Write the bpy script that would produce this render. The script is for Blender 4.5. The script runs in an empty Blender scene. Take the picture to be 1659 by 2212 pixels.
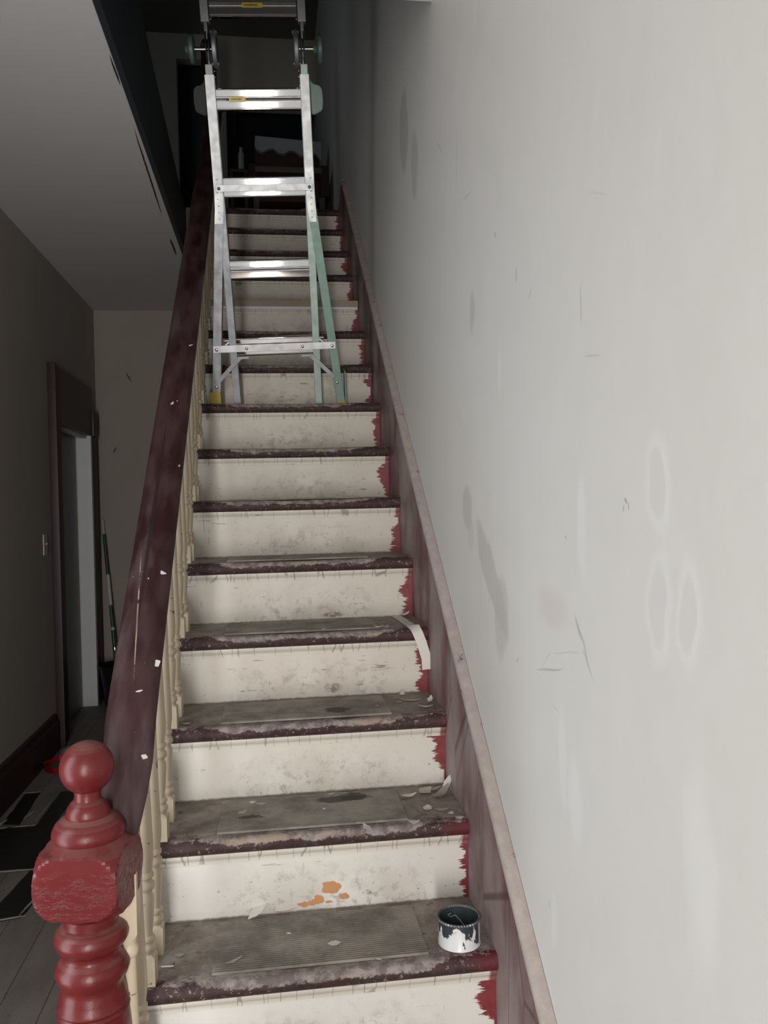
import bpy, bmesh, math, random
from mathutils import Vector, Matrix, noise as mnoise
random.seed(7)
S = bpy.context.scene
C = bpy.context.collection

# ------------------------------------------------------------------ camera
cam_d = bpy.data.cameras.new('camera'); cam = bpy.data.objects.new('camera', cam_d); C.objects.link(cam)
cam_d.sensor_fit = 'VERTICAL'; cam_d.sensor_height = 36.0; cam_d.lens = 1783.7 / 2212 * 36.0
cam_d.clip_start = 0.02
_p, _y, _r = -.01046, .13557, -.023964
_F = Vector((math.sin(_y)*math.cos(_p), math.cos(_y)*math.cos(_p), math.sin(_p)))
_R0 = Vector((math.cos(_y), -math.sin(_y), 0)); _U0 = _R0.cross(_F)
_R = _R0*math.cos(_r) + _U0*math.sin(_r); _U = _U0*math.cos(_r) - _R0*math.sin(_r)
cam.matrix_world = Matrix(((_R.x, _U.x, -_F.x, -.47118), (_R.y, _U.y, -_F.y, -1.51416), (_R.z, _U.z, -_F.z, 1.24739), (0, 0, 0, 1)))
S.camera = cam

# ------------------------------------------------------------------ light
w = bpy.data.worlds.new('world'); S.world = w; w.use_nodes = True
w.node_tree.nodes['Background'].inputs[0].default_value = (.75, .85, 1, 1)
w.node_tree.nodes['Background'].inputs[1].default_value = 0.012

def area(name, loc, target, sx, sy, power, col):
    d = bpy.data.lights.new(name, 'AREA'); d.shape = 'RECTANGLE'; d.size = sx; d.size_y = sy; d.energy = power; d.color = col
    o = bpy.data.objects.new(name, d); C.objects.link(o); o.location = loc
    o.rotation_euler = (Vector(target) - Vector(loc)).to_track_quat('-Z', 'Y').to_euler()
    return o
# daylight coming in through the open front doorway and its transom behind the photographer
XLW = -1.795
area('front_door_daylight', (-.78, -3.60, .95), (-.78, 5, .95), .25, 2.25, 102, (1.0, .975, .945))
area('side_room_doorway_daylight', (XLW, -.15, .85), (0, .25, .85), .9, 1.8, 32, (.90, .96, 1.0))
# added fills: front wall bounce for the rungs, dim brightening of the upper hall
area('front_wall_bounce_fill', (-1.0, -3.64, 1.05), (-1.0, 5, 1.05), 1.5, 2.45, 7, (1.0, .99, .98))
area('upper_hall_fill', (-2.9, 3.6, 4.3), (0, 3.9, 4.2), .8, 1.2, 2.6, (.85, .95, 1.0))

S.view_settings.view_transform = 'Standard'; S.view_settings.look = 'None'
S.view_settings.gamma = 1; S.view_settings.use_curve_mapping = False
S.view_settings.exposure = 0.0

# ------------------------------------------------------------------ node helpers
class NT:
    def __init__(s, name, rough=.6, metal=0.0, spec=.5):
        s.m = bpy.data.materials.new(name); s.m.use_nodes = True; s.t = s.m.node_tree
        s.b = s.t.nodes['Principled BSDF']
        s.b.inputs['Roughness'].default_value = rough; s.b.inputs['Metallic'].default_value = metal
        s.b.inputs['Specular IOR Level'].default_value = spec
        s._pos = None
    def n(s, kind): return s.t.nodes.new(kind)
    def put(s, sock, v):
        if v is None: return
        if isinstance(v, bpy.types.NodeSocket): s.t.links.new(v, sock)
        elif isinstance(v, (tuple, list)):
            sock.default_value = (tuple(v) + (1,)) if (len(v) == 3 and len(sock.default_value) == 4) else tuple(v)
        else: sock.default_value = v
    def math(s, op, a, b=None, c=None, clamp=False):
        k = s.n('ShaderNodeMath'); k.operation = op; k.use_clamp = clamp
        s.put(k.inputs[0], a); s.put(k.inputs[1], b); s.put(k.inputs[2], c); return k.outputs[0]
    def pos(s):
        if s._pos is None:
            g = s.n('ShaderNodeNewGeometry'); x = s.n('ShaderNodeSeparateXYZ'); s.t.links.new(g.outputs['Position'], x.inputs[0])
            s._pos = (g.outputs['Position'], x.outputs[0], x.outputs[1], x.outputs[2], g)
        return s._pos
    def obj(s):
        g = s.n('ShaderNodeTexCoord'); x = s.n('ShaderNodeSeparateXYZ'); s.t.links.new(g.outputs['Object'], x.inputs[0])
        return (g.outputs['Object'], x.outputs[0], x.outputs[1], x.outputs[2])
    def scale(s, vec, sc):
        k = s.n('ShaderNodeVectorMath'); k.operation = 'MULTIPLY'; s.put(k.inputs[0], vec); k.inputs[1].default_value = sc; return k.outputs[0]
    def noise(s, vec, sc, detail=3, rough=.55, dist=0, mul=None):
        if mul: vec = s.scale(vec, mul)
        k = s.n('ShaderNodeTexNoise'); s.put(k.inputs['Vector'], vec); k.inputs['Scale'].default_value = sc
        k.inputs['Detail'].default_value = detail; k.inputs['Roughness'].default_value = rough; k.inputs['Distortion'].default_value = dist
        return k.outputs['Fac']
    def vor(s, vec, sc, feature='DISTANCE_TO_EDGE', mul=None):
        if mul: vec = s.scale(vec, mul)
        k = s.n('ShaderNodeTexVoronoi'); k.feature = feature; s.put(k.inputs['Vector'], vec); k.inputs['Scale'].default_value = sc
        return k.outputs['Distance']
    def step(s, v, a, b):     # smooth 0..1 from a to b
        k = s.n('ShaderNodeMapRange'); k.interpolation_type = 'SMOOTHSTEP'; s.put(k.inputs[0], v)
        s.put(k.inputs[1], a); s.put(k.inputs[2], b); return k.outputs[0]
    def mix(s, f, a, b):
        k = s.n('ShaderNodeMix'); k.data_type = 'RGBA'; s.put(k.inputs[0], f); s.put(k.inputs[6], a); s.put(k.inputs[7], b); return k.outputs[2]
    def mul(s, *v):
        o = v[0]
        for q in v[1:]: o = s.math('MULTIPLY', o, q)
        return o
    def ell(s, u, v, cu, cv, ru, rv, soft=.25, ang=0):   # soft ellipse on two coordinates
        a = s.math('SUBTRACT', u, cu); b = s.math('SUBTRACT', v, cv)
        if ang:
            ca, sa = math.cos(ang), math.sin(ang)
            a2 = s.math('ADD', s.math('MULTIPLY', a, ca), s.math('MULTIPLY', b, sa))
            b = s.math('SUBTRACT', s.math('MULTIPLY', b, ca), s.math('MULTIPLY', a, sa)); a = a2
        a = s.math('MULTIPLY', a, 1/ru); b = s.math('MULTIPLY', b, 1/rv)
        d = s.math('ADD', s.math('MULTIPLY', a, a), s.math('MULTIPLY', b, b))
        return s.step(d, 1+soft, 1-soft)
    def bump(s, h, strength=.3, dist=.002):
        k = s.n('ShaderNodeBump'); k.inputs['Strength'].default_value = strength; k.inputs['Distance'].default_value = dist
        s.put(k.inputs['Height'], h); s.t.links.new(k.outputs[0], s.b.inputs['Normal'])
    def col(s, v): s.put(s.b.inputs['Base Color'], v); return s.m
    def rough(s, v): s.put(s.b.inputs['Roughness'], v)

def srgb(r, g, b):
    f = lambda c: (c/255/12.92) if c/255 <= .04045 else ((c/255+.055)/1.055)**2.4
    return (f(r), f(g), f(b))

def plain(name, c, rough=.6, metal=0, var=.12, sc=30):
    k = NT(name, rough, metal); P = k.pos()[0]
    n = k.noise(P, sc, 3)
    d = tuple(x*(1-var) for x in c); l = tuple(min(1, x*(1+var)) for x in c)
    k.col(k.mix(n, d, l)); return k.m

# ------------------------------------------------------------------ mesh helpers
def tag(o, label=None, cat=None, group=None, kind=None):
    if label: o['label'] = label
    if cat: o['category'] = cat
    if group: o['group'] = group
    if kind: o['kind'] = kind
    return o
def empty(name, loc=(0, 0, 0), rot=(0, 0, 0)):
    o = bpy.data.objects.new(name, None); C.objects.link(o); o.location = loc; o.rotation_euler = rot; return o
def obj(name, bm, mat, parent=None, smooth=False, loc=None):
    if smooth: smooth_by_angle(bm, smooth if not isinstance(smooth, bool) else 40)
    me = bpy.data.meshes.new(name); bm.normal_update(); bm.to_mesh(me); bm.free()
    for m in (mat if isinstance(mat, (list, tuple)) else [mat]): me.materials.append(m)
    o = bpy.data.objects.new(name, me); C.objects.link(o)
    if parent: o.parent = parent
    if loc: o.location = loc
    return o
def smooth_by_angle(bm, deg):
    bm.normal_update(); a = math.radians(deg)
    for f in bm.faces: f.smooth = True
    for e in bm.edges:
        if len(e.link_faces) == 2: e.smooth = e.calc_face_angle(0) < a
def copy_tree(o, parent=None):
    c = o.copy(); C.objects.link(c)
    if parent: c.parent = parent
    for ch in [x for x in C.objects if x.parent == o]: copy_tree(ch, c)
    return c
def box(bm, x0, x1, y0, y1, z0, z1, bev=0, mi=0, M=None):
    t = bmesh.new(); bmesh.ops.create_cube(t, size=1)
    for v in t.verts: v.co = Vector(((x0+x1)/2+v.co.x*(x1-x0), (y0+y1)/2+v.co.y*(y1-y0), (z0+z1)/2+v.co.z*(z1-z0)))
    if bev: bmesh.ops.bevel(t, geom=t.edges[:], offset=bev, segments=2, affect='EDGES', profile=.7)
    for f in t.faces: f.material_index = mi
    join(bm, t, M); return bm
def join(bm, t, M=None):
    vs = [bm.verts.new((M @ v.co) if M else v.co) for v in t.verts]
    t.verts.index_update()
    for f in t.faces:
        g = bm.faces.new([vs[v.index] for v in f.verts]); g.material_index = f.material_index; g.smooth = f.smooth
    t.free()
def B(*a, bev=0): return box(bmesh.new(), *a, bev=bev)
def prism(bm, pts, axis, a, b, mi=0):   # closed outline extruded along an axis
    def mk(p, t): return (t, p[0], p[1]) if axis == 'x' else ((p[0], t, p[1]) if axis == 'y' else (p[0], p[1], t))
    A = [bm.verts.new(mk(p, a)) for p in pts]; D = [bm.verts.new(mk(p, b)) for p in pts]; n = len(pts)
    fs = [bm.faces.new([A[i], A[(i+1) % n], D[(i+1) % n], D[i]]) for i in range(n)]
    fs += [bm.faces.new(A[::-1]), bm.faces.new(D)]
    for f in fs: f.material_index = mi
    bmesh.ops.recalc_face_normals(bm, faces=fs); return bm
def lathe(bm, prof, seg=32, clip=None, M=None, mi=0, cap=True):   # prof: (radius, z[, squareness limit])
    t = bmesh.new(); rings = []
    for q in prof:
        r, z = q[0], q[1]; lim = q[2] if len(q) > 2 else clip; ring = []
        for i in range(seg):
            a = 2*math.pi*i/seg; rr = r
            if lim: rr = min(r, lim/max(abs(math.cos(a)), abs(math.sin(a))))
            ring.append(t.verts.new((rr*math.cos(a), rr*math.sin(a), z)))
        rings.append(ring)
    for a, b in zip(rings, rings[1:]):
        for i in range(seg): t.faces.new([a[i], a[(i+1) % seg], b[(i+1) % seg], b[i]])
    if cap: t.faces.new(rings[0][::-1]); t.faces.new(rings[-1])
    for f in t.faces: f.material_index = mi
    join(bm, t, M); return bm
def tube(bm, pts, r, seg=10, mi=0, taper=None):
    pts = [Vector(p) for p in pts]; rings = []
    up = Vector((0, 0, 1))
    for i, p in enumerate(pts):
        d = (pts[min(i+1, len(pts)-1)] - pts[max(i-1, 0)]).normalized()
        u = d.cross(up) if abs(d.dot(up)) < .95 else d.cross(Vector((0, 1, 0))); u.normalize(); v = d.cross(u)
        rr = r if taper is None else r*taper[i]
        rings.append([bm.verts.new(p + (u*math.cos(2*math.pi*k/seg) + v*math.sin(2*math.pi*k/seg))*rr) for k in range(seg)])
    fs = []
    for a, b in zip(rings, rings[1:]):
        for k in range(seg): fs.append(bm.faces.new([a[k], a[(k+1) % seg], b[(k+1) % seg], b[k]]))
    fs += [bm.faces.new(rings[0]), bm.faces.new(rings[-1][::-1])]
    for f in fs: f.material_index = mi
    bmesh.ops.recalc_face_normals(bm, faces=fs); return bm
def sweep(bm, path, section, mi=0, mod=None):   # path in the YZ plane, section (x, height) closed
    rings = []; n = len(section)
    for i, (y, z) in enumerate(path):
        a = Vector(path[max(i-1, 0)]); b = Vector(path[min(i+1, len(path)-1)]); d = (b-a).normalized(); nn = Vector((-d.y, d.x))
        if nn.y < 0 and abs(nn.y) > .05: nn = -nn
        sec_ = section if mod is None else [mod(i, q) for q in section]
        rings.append([bm.verts.new((sx, y+nn.x*h, z+nn.y*h)) for sx, h in sec_])
    fs = []
    for a, b in zip(rings, rings[1:]):
        for k in range(n): fs.append(bm.faces.new([a[k], a[(k+1) % n], b[(k+1) % n], b[k]]))
    fs += [bm.faces.new(rings[0]), bm.faces.new(rings[-1][::-1])]
    for f in fs: f.material_index = mi
    bmesh.ops.recalc_face_normals(bm, faces=fs); return bm

# ------------------------------------------------------------------ dimensions (metres; X right, Y up the hall, Z up)
RISE, GO, TT, NO = .205, .24782, .0405, .0277
FL = -.205; CE = 2.81; XL = -1.81; XW = .02; UP = 15*RISE + TT
T = lambda i: i*RISE + TT

# ------------------------------------------------------------------ materials
def mat_wall_right():
    k = NT('white_wall_paint', .42, spec=.35); P, X, Y, Z, g = k.pos()
    n1 = k.noise(P, 1.3, 3); n2 = k.noise(P, 9, 4)
    c = k.mix(n1, (.60, .587, .563), (.655, .645, .628))
    c = k.mix(k.step(n2, .35, .75), c, (.63, .618, .60))
    # worn, un-repainted area along the stair and the spackled patches
    Yd = k.math('ADD', Y, k.math('MULTIPLY', k.math('SUBTRACT', k.noise(P, 7, 2), .5), .06))
    Zd = k.math('ADD', Z, k.math('MULTIPLY', k.math('SUBTRACT', k.noise(P, 6, 2), .5), .05))
    dark = (.47, .455, .435); light = (.71, .705, .69)
    def patch(y, z, ry, rz, col, soft, f=1.0, ang=0):
        nonlocal c
        c = k.mix(k.mul(k.ell(Yd, Zd, y, z, ry, rz, soft, ang), f), c, col)
    patch(.31, 1.075, .165, .045, dark, .35, .75, .78); patch(.235, .99, .05, .09, dark, .4, .6, .2)
    patch(.53, 1.23, .05, .05, dark, .5, .7); patch(.50, 1.17, .035, .04, dark, .5, .4)
    patch(-.11, 1.055, .07, .035, (.58, .525, .50), .8, .6)
    for (y, z, ry, rz) in ((-.508, 1.262, .038, .062), (-.508, 1.105, .034, .075), (-.590, 1.105, .034, .065)):
        patch(y, z, ry, rz, light, .5, .5); patch(y+.003, z, ry*.66, rz*.72, (.585, .57, .57), .35, .7)
    patch(1.344, 2.54, .09, .14, (.42, .40, .375), .3, .6); patch(1.153, 2.35, .06, .11, (.46, .44, .42), .3, .6)
    patch(.431, 1.70, .02, .05, (.45, .43, .41), .4, .5); patch(.202, 1.52, .016, .045, light, .4, .4)
    for (y, z, ry, rz) in ((-.135, .80, .02, .09), (-.19, .745, .03, .07), (-.07, .48, .02, .05), (-.25, 1.2, .02, .08), (-.60, .8, .04, .12)):
        patch(y, z, ry, rz, light, .7, .45)
    # crack and scuffs: (y, z, half length, half width, angle, strength)
    for (y, z, a, b, an, f) in ((-.232, 1.02, .045, .0035, 1.02, .55), (-.262, .985, .028, .003, .82, .5), (-.225, 1.035, .02, .006, .9, .3), (-.08, .94, .065, .0018, -.23, .7), (-.16, .985, .07, .0013, -.19, .35), (-.06, .955, .035, .0013, -.62, .4),
                             (-.416, 1.243, .006, .003, .7, .9), (-.408, 1.232, .002, .005, .2, .8), (-.425, 1.235, .002, .005, .1, .8), (-.175, 1.183, .005, .002, .5, .8),
                             (.578, 1.461, .05, .0025, .9, .35), (.071, 1.692, .005, .014, .2, .6), (-.013, 1.634, .012, .003, 2.4, .5), (-.265, 1.55, .0022, .03, 0, .6),
                             (-.308, 1.465, .03, .002, .15, .4), (.566, 2.095, .003, .11, .35, .4), (.75, 2.235, .05, .003, .7, .45), (.45, 1.99, .05, .003, .1, .4), (.214, 1.818, .009, .004, .8, .6),
                             (-.047, .50, .002, .006, 0, .7), (-.105, .876, .02, .0015, .2, .35), (-.339, 1.70, .04, .0015, .4, .2), (.40, 1.05, .0015, .2, .35, .3), (.24, .95, .0015, .06, -.5, .4), (.33, 1.02, .004, .004, 0, .5), (.12, .92, .003, .01, .9, .5)):
        c = k.mix(k.mul(k.ell(Yd if a > .04 or b > .04 else Y, Z, y, z, a, b, .7, an), f*.62), c, (.22, .21, .20))
    k.bump(k.noise(P, 14, 3), .10, .01)
    k.rough(k.math('ADD', .40, k.math('MULTIPLY', n2, .2)))
    return k.col(c)
def mat_wall_left():
    k = NT('grey_beige_wall_paint', .75, spec=.2); P, X, Y, Z, g = k.pos()
    c = k.mix(k.noise(P, 2, 3), (.33, .30, .265), (.40, .365, .325))
    k.bump(k.noise(P, 10, 3), .06, .01); return k.col(c)
def mat_ceiling():
    k = NT('ceiling_paint', .7, spec=.2); P, X, Y, Z, g = k.pos()
    c = k.mix(k.noise(P, 1.5, 3), (.56, .545, .55), (.62, .60, .60))
    Xd = k.math('ADD', X, k.math('MULTIPLY', k.math('SUBTRACT', k.noise(P, 30, 2), .5), .006))
    for (x, y, rx, ry, an) in ((-.999, 2.5, .0042, .5, .018), (-.982, 1.54, .0035, .10, 0), (-.972, 1.30, .003, .05, 0), (-1.012, 3.56, .006, .16, .0)):
        c = k.mix(k.ell(Xd, Y, x, y, rx, ry, .3, an), c, (.03, .028, .028))
    k.bump(k.noise(P, 12, 2), .05, .01); return k.col(c)
def cream_base(k, P, tint=(.56, .515, .445)):
    n = k.noise(P, 5, 4); c = k.mix(n, tuple(x*.88 for x in tint), tuple(x*1.08 for x in tint))
    cr = k.step(k.noise(P, 22, 4, .72, mul=(.40, 1, 3.6)), .665, .68)       # short horizontal cracks
    cr = k.math('MAXIMUM', cr, k.mul(k.step(k.noise(P, 26, 3, .7, mul=(4.0, 1, .4)), .67, .69), k.step(k.noise(P, 4, 2), .5, .56), .7))
    cr2 = k.step(k.vor(P, 16, mul=(1.0, 1, .5)), .008, .003)
    gate = k.step(k.noise(P, 3.1, 2), .5, .62)
    c = k.mix(k.mul(cr, .75), c, (.12, .10, .08))
    return c
def mat_riser():
    k = NT('chalky_cream_riser_paint', .5, spec=.35); P, X, Y, Z, g = k.pos(); O, ox, oy, oz = k.obj()
    c = cream_base(k, P, (.60, .555, .485))
    c = k.mix(k.mul(k.step(Z, .75, .1), .62), c, (.70, .695, .68))      # whiter towards the lowest risers
    # scuffed grey dirt low in the middle of the riser
    mid = k.mul(k.step(ox, -.68, -.45), k.step(ox, -.06, -.22), k.step(oz, .15, .03))
    d = k.mul(mid, k.step(k.noise(P, 34, 6, .72), .50, .62), .62)
    c = k.mix(d, c, (.27, .235, .195))
    c = k.mix(k.mul(mid, k.step(k.noise(P, 7, 5, .6), .36, .60), .5), c, (.40, .355, .295))
    c = k.mix(k.mul(k.step(k.noise(P, 60, 4, .65), .66, .70), k.step(oz, .16, .02), .85), c, (.14, .12, .11))
    ed = k.math('ADD', oz, k.math('MULTIPLY', k.noise(P, 60, 3), .008))
    c = k.mix(k.step(ed, .012, .006), c, (.19, .165, .14))
    # dry-brushed red strip at the wall end
    strip = k.noise(P, 11, 2, mul=(0.15, 1, 1)); fray = k.noise(P, 150, 4, .75, mul=(.10, 1, 1))
    e = k.math('ADD', k.math('MULTIPLY', k.math('SUBTRACT', strip, .36), .15), k.math('MULTIPLY', k.math('SUBTRACT', fray, .5), .075))
    e = k.math('MAXIMUM', e, .006)
    red = k.step(k.math('ADD', ox, e), -.002, .002)
    gap = k.step(k.noise(P, 30, 4, .7, mul=(.35, 1, 2.5)), .62, .66)
    gap = k.mul(gap, k.step(ox, -.016, -.024))
    red = k.mul(red, k.math('SUBTRACT', 1, gap))
    rc = k.mix(k.noise(P, 40, 3), (.12, .014, .018), (.27, .05, .055))
    c = k.mix(red, c, rc)
    # bare wood where the paint has come off
    xo = k.math('ADD', X, k.math('MULTIPLY', k.math('SUBTRACT', k.noise(P, 38, 3), .5), .028))
    zo = k.math('ADD', Z, k.math('MULTIPLY', k.math('SUBTRACT', k.noise(P, 45, 3, dist=.5), .5), .022))
    lo = k.mul(k.step(Y, .6, .58), k.step(Y, .45, .47))
    for (x, z, rx, rz) in ((-.346, .300, .026, .015), (-.398, .266, .034, .0065), (-.376, .274, .012, .010), (-.312, .274, .011, .007), (-.352, .262, .010, .003)):
        c = k.mix(k.mul(k.ell(xo, zo, x, z, rx, rz, .06), lo), c, (.47, .235, .10))
    for (x, y, z, rx, rz) in ((-.273, 5*GO+NO, .876, .035, .008), (-.296, 4*GO+NO, .684, .022, .013)):
        m = k.mul(k.ell(xo, zo, x, z, rx, rz, .9), k.step(k.math('ABSOLUTE', k.math('SUBTRACT', Y, y)), .05, .04), .75, k.step(k.noise(P, 60, 3), .35, .5))
        c = k.mix(m, c, (.14, .09, .05))
    k.bump(k.math('ADD', k.noise(P, 18, 4), k.math('MULTIPLY', k.noise(P, 90, 3), .25)), .25, .003)
    return k.col(c)
def mat_cove():
    k = NT('cream_cove_paint', .5, spec=.35); P, X, Y, Z, g = k.pos()
    c = cream_base(k, P, (.60, .56, .49))
    c = k.mix(k.mul(k.step(k.vor(P, 22, mul=(1, .1, .1)), .02, .008), .55), c, (.15, .13, .11))
    c = k.mix(k.mul(k.step(X, -.02, -.012), .9), c, (.19, .03, .035))
    return k.col(c)
def mat_tread(nosing=True):
    k = NT('dirty_grey_brown_tread', .62, spec=.3); P, X, Y, Z, g = k.pos(); O, ox, oy, oz = k.obj()
    n = k.noise(P, 11, 6, .68); n2 = k.noise(P, 60, 5, .7)
    c = k.mix(k.step(n, .3, .7), (.16, .13, .105), (.31, .275, .24))
    c = k.mix(k.mul(k.step(n2, .56, .66), .45), c, (.40, .37, .335))
    c = k.mix(k.mul(k.step(k.noise(P, 35, 3), .63, .7), .55), c, (.05, .042, .038))
    # front band: worn maroon-black paint with tan wood and grey showing
    w_ = k.math('ADD', oy, k.math('MULTIPLY', k.math('SUBTRACT', k.noise(P, 22, 4, .6), .5), .05))
    band = k.step(w_, .052, .044)
    bc = k.mix(k.step(k.noise(P, 34, 5, .7), .42, .6), (.15, .12, .12), (.32, .28, .26))
    bc = k.mix(k.mul(k.step(k.noise(P, 15, 6, .72, mul=(.6, 1, 1)), .55, .58), .8), bc, (.36, .27, .205))
    c = k.mix(k.mul(band, .85), c, bc)
    low = k.math('ADD', k.math('ADD', oz, k.math('MULTIPLY', k.math('SUBTRACT', k.noise(P, 28, 5, .75, mul=(.6, 1, 1)), .5), .034)), k.math('MULTIPLY', k.math('SUBTRACT', k.noise(P, 120, 3, .7), .5), .012))
    endm = k.step(k.math('ABSOLUTE', k.math('ADD', X, .38)), .20, .30)
    hi = k.math('ADD', .022, k.math('MULTIPLY', endm, .016))
    front = k.mul(k.step(low, k.math('ADD', hi, .003), k.math('SUBTRACT', hi, .001)), k.step(oy, .045, .03))
    fc = k.mix(k.noise(P, 40, 3), (.020, .009, .010), (.075, .042, .043))
    fc = k.mix(k.mul(k.step(k.noise(P, 85, 4, .7), .60, .65), .75), fc, (.33, .24, .19))
    fc = k.mix(k.mul(k.step(X, -.09, -.02), k.step(Z, 1.2, .6), k.step(k.noise(P, 12, 2), .35, .5)), fc, (.10, .018, .022))
    c = k.mix(front, c, fc)
    for (x, y, rx, ry) in ((-.31, .66, .09, .03), (-.275, .70, .05, .028), (-.28, .79, .04, .03)):
        xd = k.math('ADD', X, k.math('MULTIPLY', k.math('SUBTRACT', k.noise(P, 30, 3), .5), .05))
        c = k.mix(k.mul(k.ell(xd, Y, x, y, rx, ry, .3), .6), c, (.035, .03, .03))
    k.bump(k.math('ADD', n2, k.math('MULTIPLY', k.noise(P, 160, 2), .5)), .6, .003)
    return k.col(c)
def mat_mat():
    k = NT('dusty_ribbed_rubber', .6, spec=.3); P, X, Y, Z, g = k.pos()
    c = k.mix(k.step(k.noise(P, 10, 6, .68), .3, .7), (.125, .110, .092), (.27, .238, .205))
    c = k.mix(k.mul(k.step(k.noise(P, 4, 3), .5, .7), .7), c, (.31, .28, .24))
    c = k.mix(k.mul(k.step(k.noise(P, 120, 2), .72, .76), .7), c, (.4, .38, .35))
    xd = k.math('ADD', X, k.math('MULTIPLY', k.math('SUBTRACT', k.noise(P, 30, 3), .5), .06))
    yd = k.math('ADD', Y, k.math('MULTIPLY', k.math('SUBTRACT', k.noise(P, 40, 3, dist=.4), .5), .04))
    for (x, y, rx, ry) in ((-.30, .70, .075, .022), (-.275, .715, .035, .03), (-.545, .62, .035, .012), (-.30, .845, .035, .03)):
        c = k.mix(k.mul(k.ell(xd, yd, x, y, rx, ry, .3), .8), c, (.035, .03, .03))
    k.bump(k.noise(P, 70, 4), .3, .002)
    return k.col(c)
def mat_stringer():
    k = NT('dusty_maroon_stringer', .55, spec=.35); P, X, Y, Z, g = k.pos()
    n = k.noise(P, 5, 4, mul=(1, 1, .5)); c = k.mix(k.step(n, .35, .68), (.12, .045, .046), (.29, .225, .22))
    c = k.mix(k.mul(k.step(k.noise(P, 3.2, 3), .5, .68), .6), c, (.38, .325, .32))
    c = k.mix(k.mul(k.step(k.vor(P, 2.4, mul=(1, 2.0, .6)), .010, .003), .6), c, (.05, .02, .022))
    c = k.mix(k.mul(k.step(k.noise(P, 70, 3), .70, .74), .6), c, (.45, .38, .36))
    k.bump(k.noise(P, 25, 4), .25, .003); return k.col(c)
def mat_bead():
    k = NT('dusty_bead_moulding', .6, spec=.3); P, X, Y, Z, g = k.pos()
    c = k.mix(k.noise(P, 28, 4, .65), (.25, .20, .18), (.47, .425, .40))
    c = k.mix(k.mul(k.step(k.noise(P, 22, 3), .66, .72), .7), c, (.14, .05, .05)); return k.col(c)
def dusted(k, c, dust, amt=.8, lo=.35, hi=.85, brk=.5):
    P, X, Y, Z, g = k.pos(); s = k.n('ShaderNodeSeparateXYZ'); k.t.links.new(g.outputs['True Normal'], s.inputs[0])
    f = k.mul(k.step(s.outputs[2], lo, hi), amt, k.step(k.noise(P, 18, 4), .25, brk))
    return k.mix(f, c, dust)
def mat_newel():
    k = NT('glossy_brick_red_paint', .3, spec=.35); P, X, Y, Z, g = k.pos()
    c = k.mix(k.noise(P, 16, 4), (.090, .008, .009), (.135, .015, .015))
    c = dusted(k, c, (.19, .095, .085), .65, .55, .97)
    c = k.mix(k.mul(k.step(k.noise(P, 60, 3), .72, .75), .8), c, (.06, .01, .01))
    k.bump(k.math('ADD', k.math('MULTIPLY', k.noise(P, 45, 3), .5), k.mul(k.step(k.noise(P, 75, 4, .65, mul=(.45, 1, 1.5)), .48, .72), k.step(Z, .64, .60), k.step(Z, .535, .55))), .6, .003)
    k.rough(k.math('ADD', .24, k.math('MULTIPLY', k.noise(P, 14, 3), .22)))
    return k.col(c)
def mat_rail():
    k = NT('dark_maroon_handrail_paint', .45, spec=.25); P, X, Y, Z, g = k.pos()
    n = k.noise(P, 14, 4, mul=(1.6, .45, .45))
    c = k.mix(k.step(n, .35, .7), (.026, .007, .008), (.056, .029, .029))
    c = k.mix(k.mul(k.step(k.noise(P, 6, 4, mul=(2, .5, .5)), .55, .7), .5), c, (.10, .075, .075))
    c = k.mix(k.mul(k.step(k.noise(P, 150, 2), .765, .785), 1), c, (.6, .55, .5))
    c = k.mix(k.mul(k.ell(X, Y, -.768, .36, .0015, .14, .4, .08), k.step(k.noise(P, 30, 3), .4, .5)), c, (.35, .27, .24))
    c = k.mix(k.mul(k.ell(X, Y, -.765, .62, .005, .3, .4, 0), .8), c, (.025, .01, .012))
    k.bump(k.noise(P, 40, 4, mul=(1.5, .4, .4)), .3, .002)
    k.rough(k.math('ADD', .38, k.math('MULTIPLY', n, .25)))
    return k.col(c)
def mat_baluster():
    k = NT('yellowed_cream_baluster_paint', .42, spec=.4); P, X, Y, Z, g = k.pos()
    c = k.mix(k.noise(P, 9, 4), (.50, .41, .285), (.60, .515, .385))
    cr = k.step(k.noise(P, 40, 3, .6, mul=(.8, .8, 1.8)), .685, .70)
    c = k.mix(k.mul(cr, .85), c, (.13, .09, .06))
    c = k.mix(k.mul(k.step(k.noise(P, 90, 2), .77, .79), 1), c, (.04, .02, .015))
    c = k.mix(k.mul(k.ell(Y, Z, .405, .67, .012, .011, .2), k.step(X, -.745, -.74)), c, (.18, .055, .03))
    k.bump(k.noise(P, 60, 3), .25, .0015); return k.col(c)
def mat_floor():
    k = NT('grey_worn_floorboards', .6, spec=.3); P, X, Y, Z, g = k.pos()
    n = k.noise(P, 12, 5, .6, mul=(1, .35, 1)); c = k.mix(n, (.10, .09, .08), (.27, .24, .215))
    c = k.mix(k.mul(k.step(k.noise(P, 60, 3), .66, .72), .6), c, (.04, .035, .03))
    c = k.mix(k.mul(k.step(k.noise(P, 90, 2), .75, .78), .7), c, (.45, .42, .4))
    fr = k.math('ABSOLUTE', k.math('SUBTRACT', k.math('FRACT', k.math('MULTIPLY', X, 1/.13)), .5))
    c = k.mix(k.step(fr, .487, .496), c, (.03, .026, .022))
    k.bump(n, .2, .003); return k.col(c)
def mat_tar():
    k = NT('black_floor_adhesive', .28, spec=.5); P, X, Y, Z, g = k.pos()
    c = k.mix(k.noise(P, 14, 4), (.006, .006, .007), (.02, .019, .018)); k.bump(k.noise(P, 30, 3), .3, .003); return k.col(c)
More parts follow.
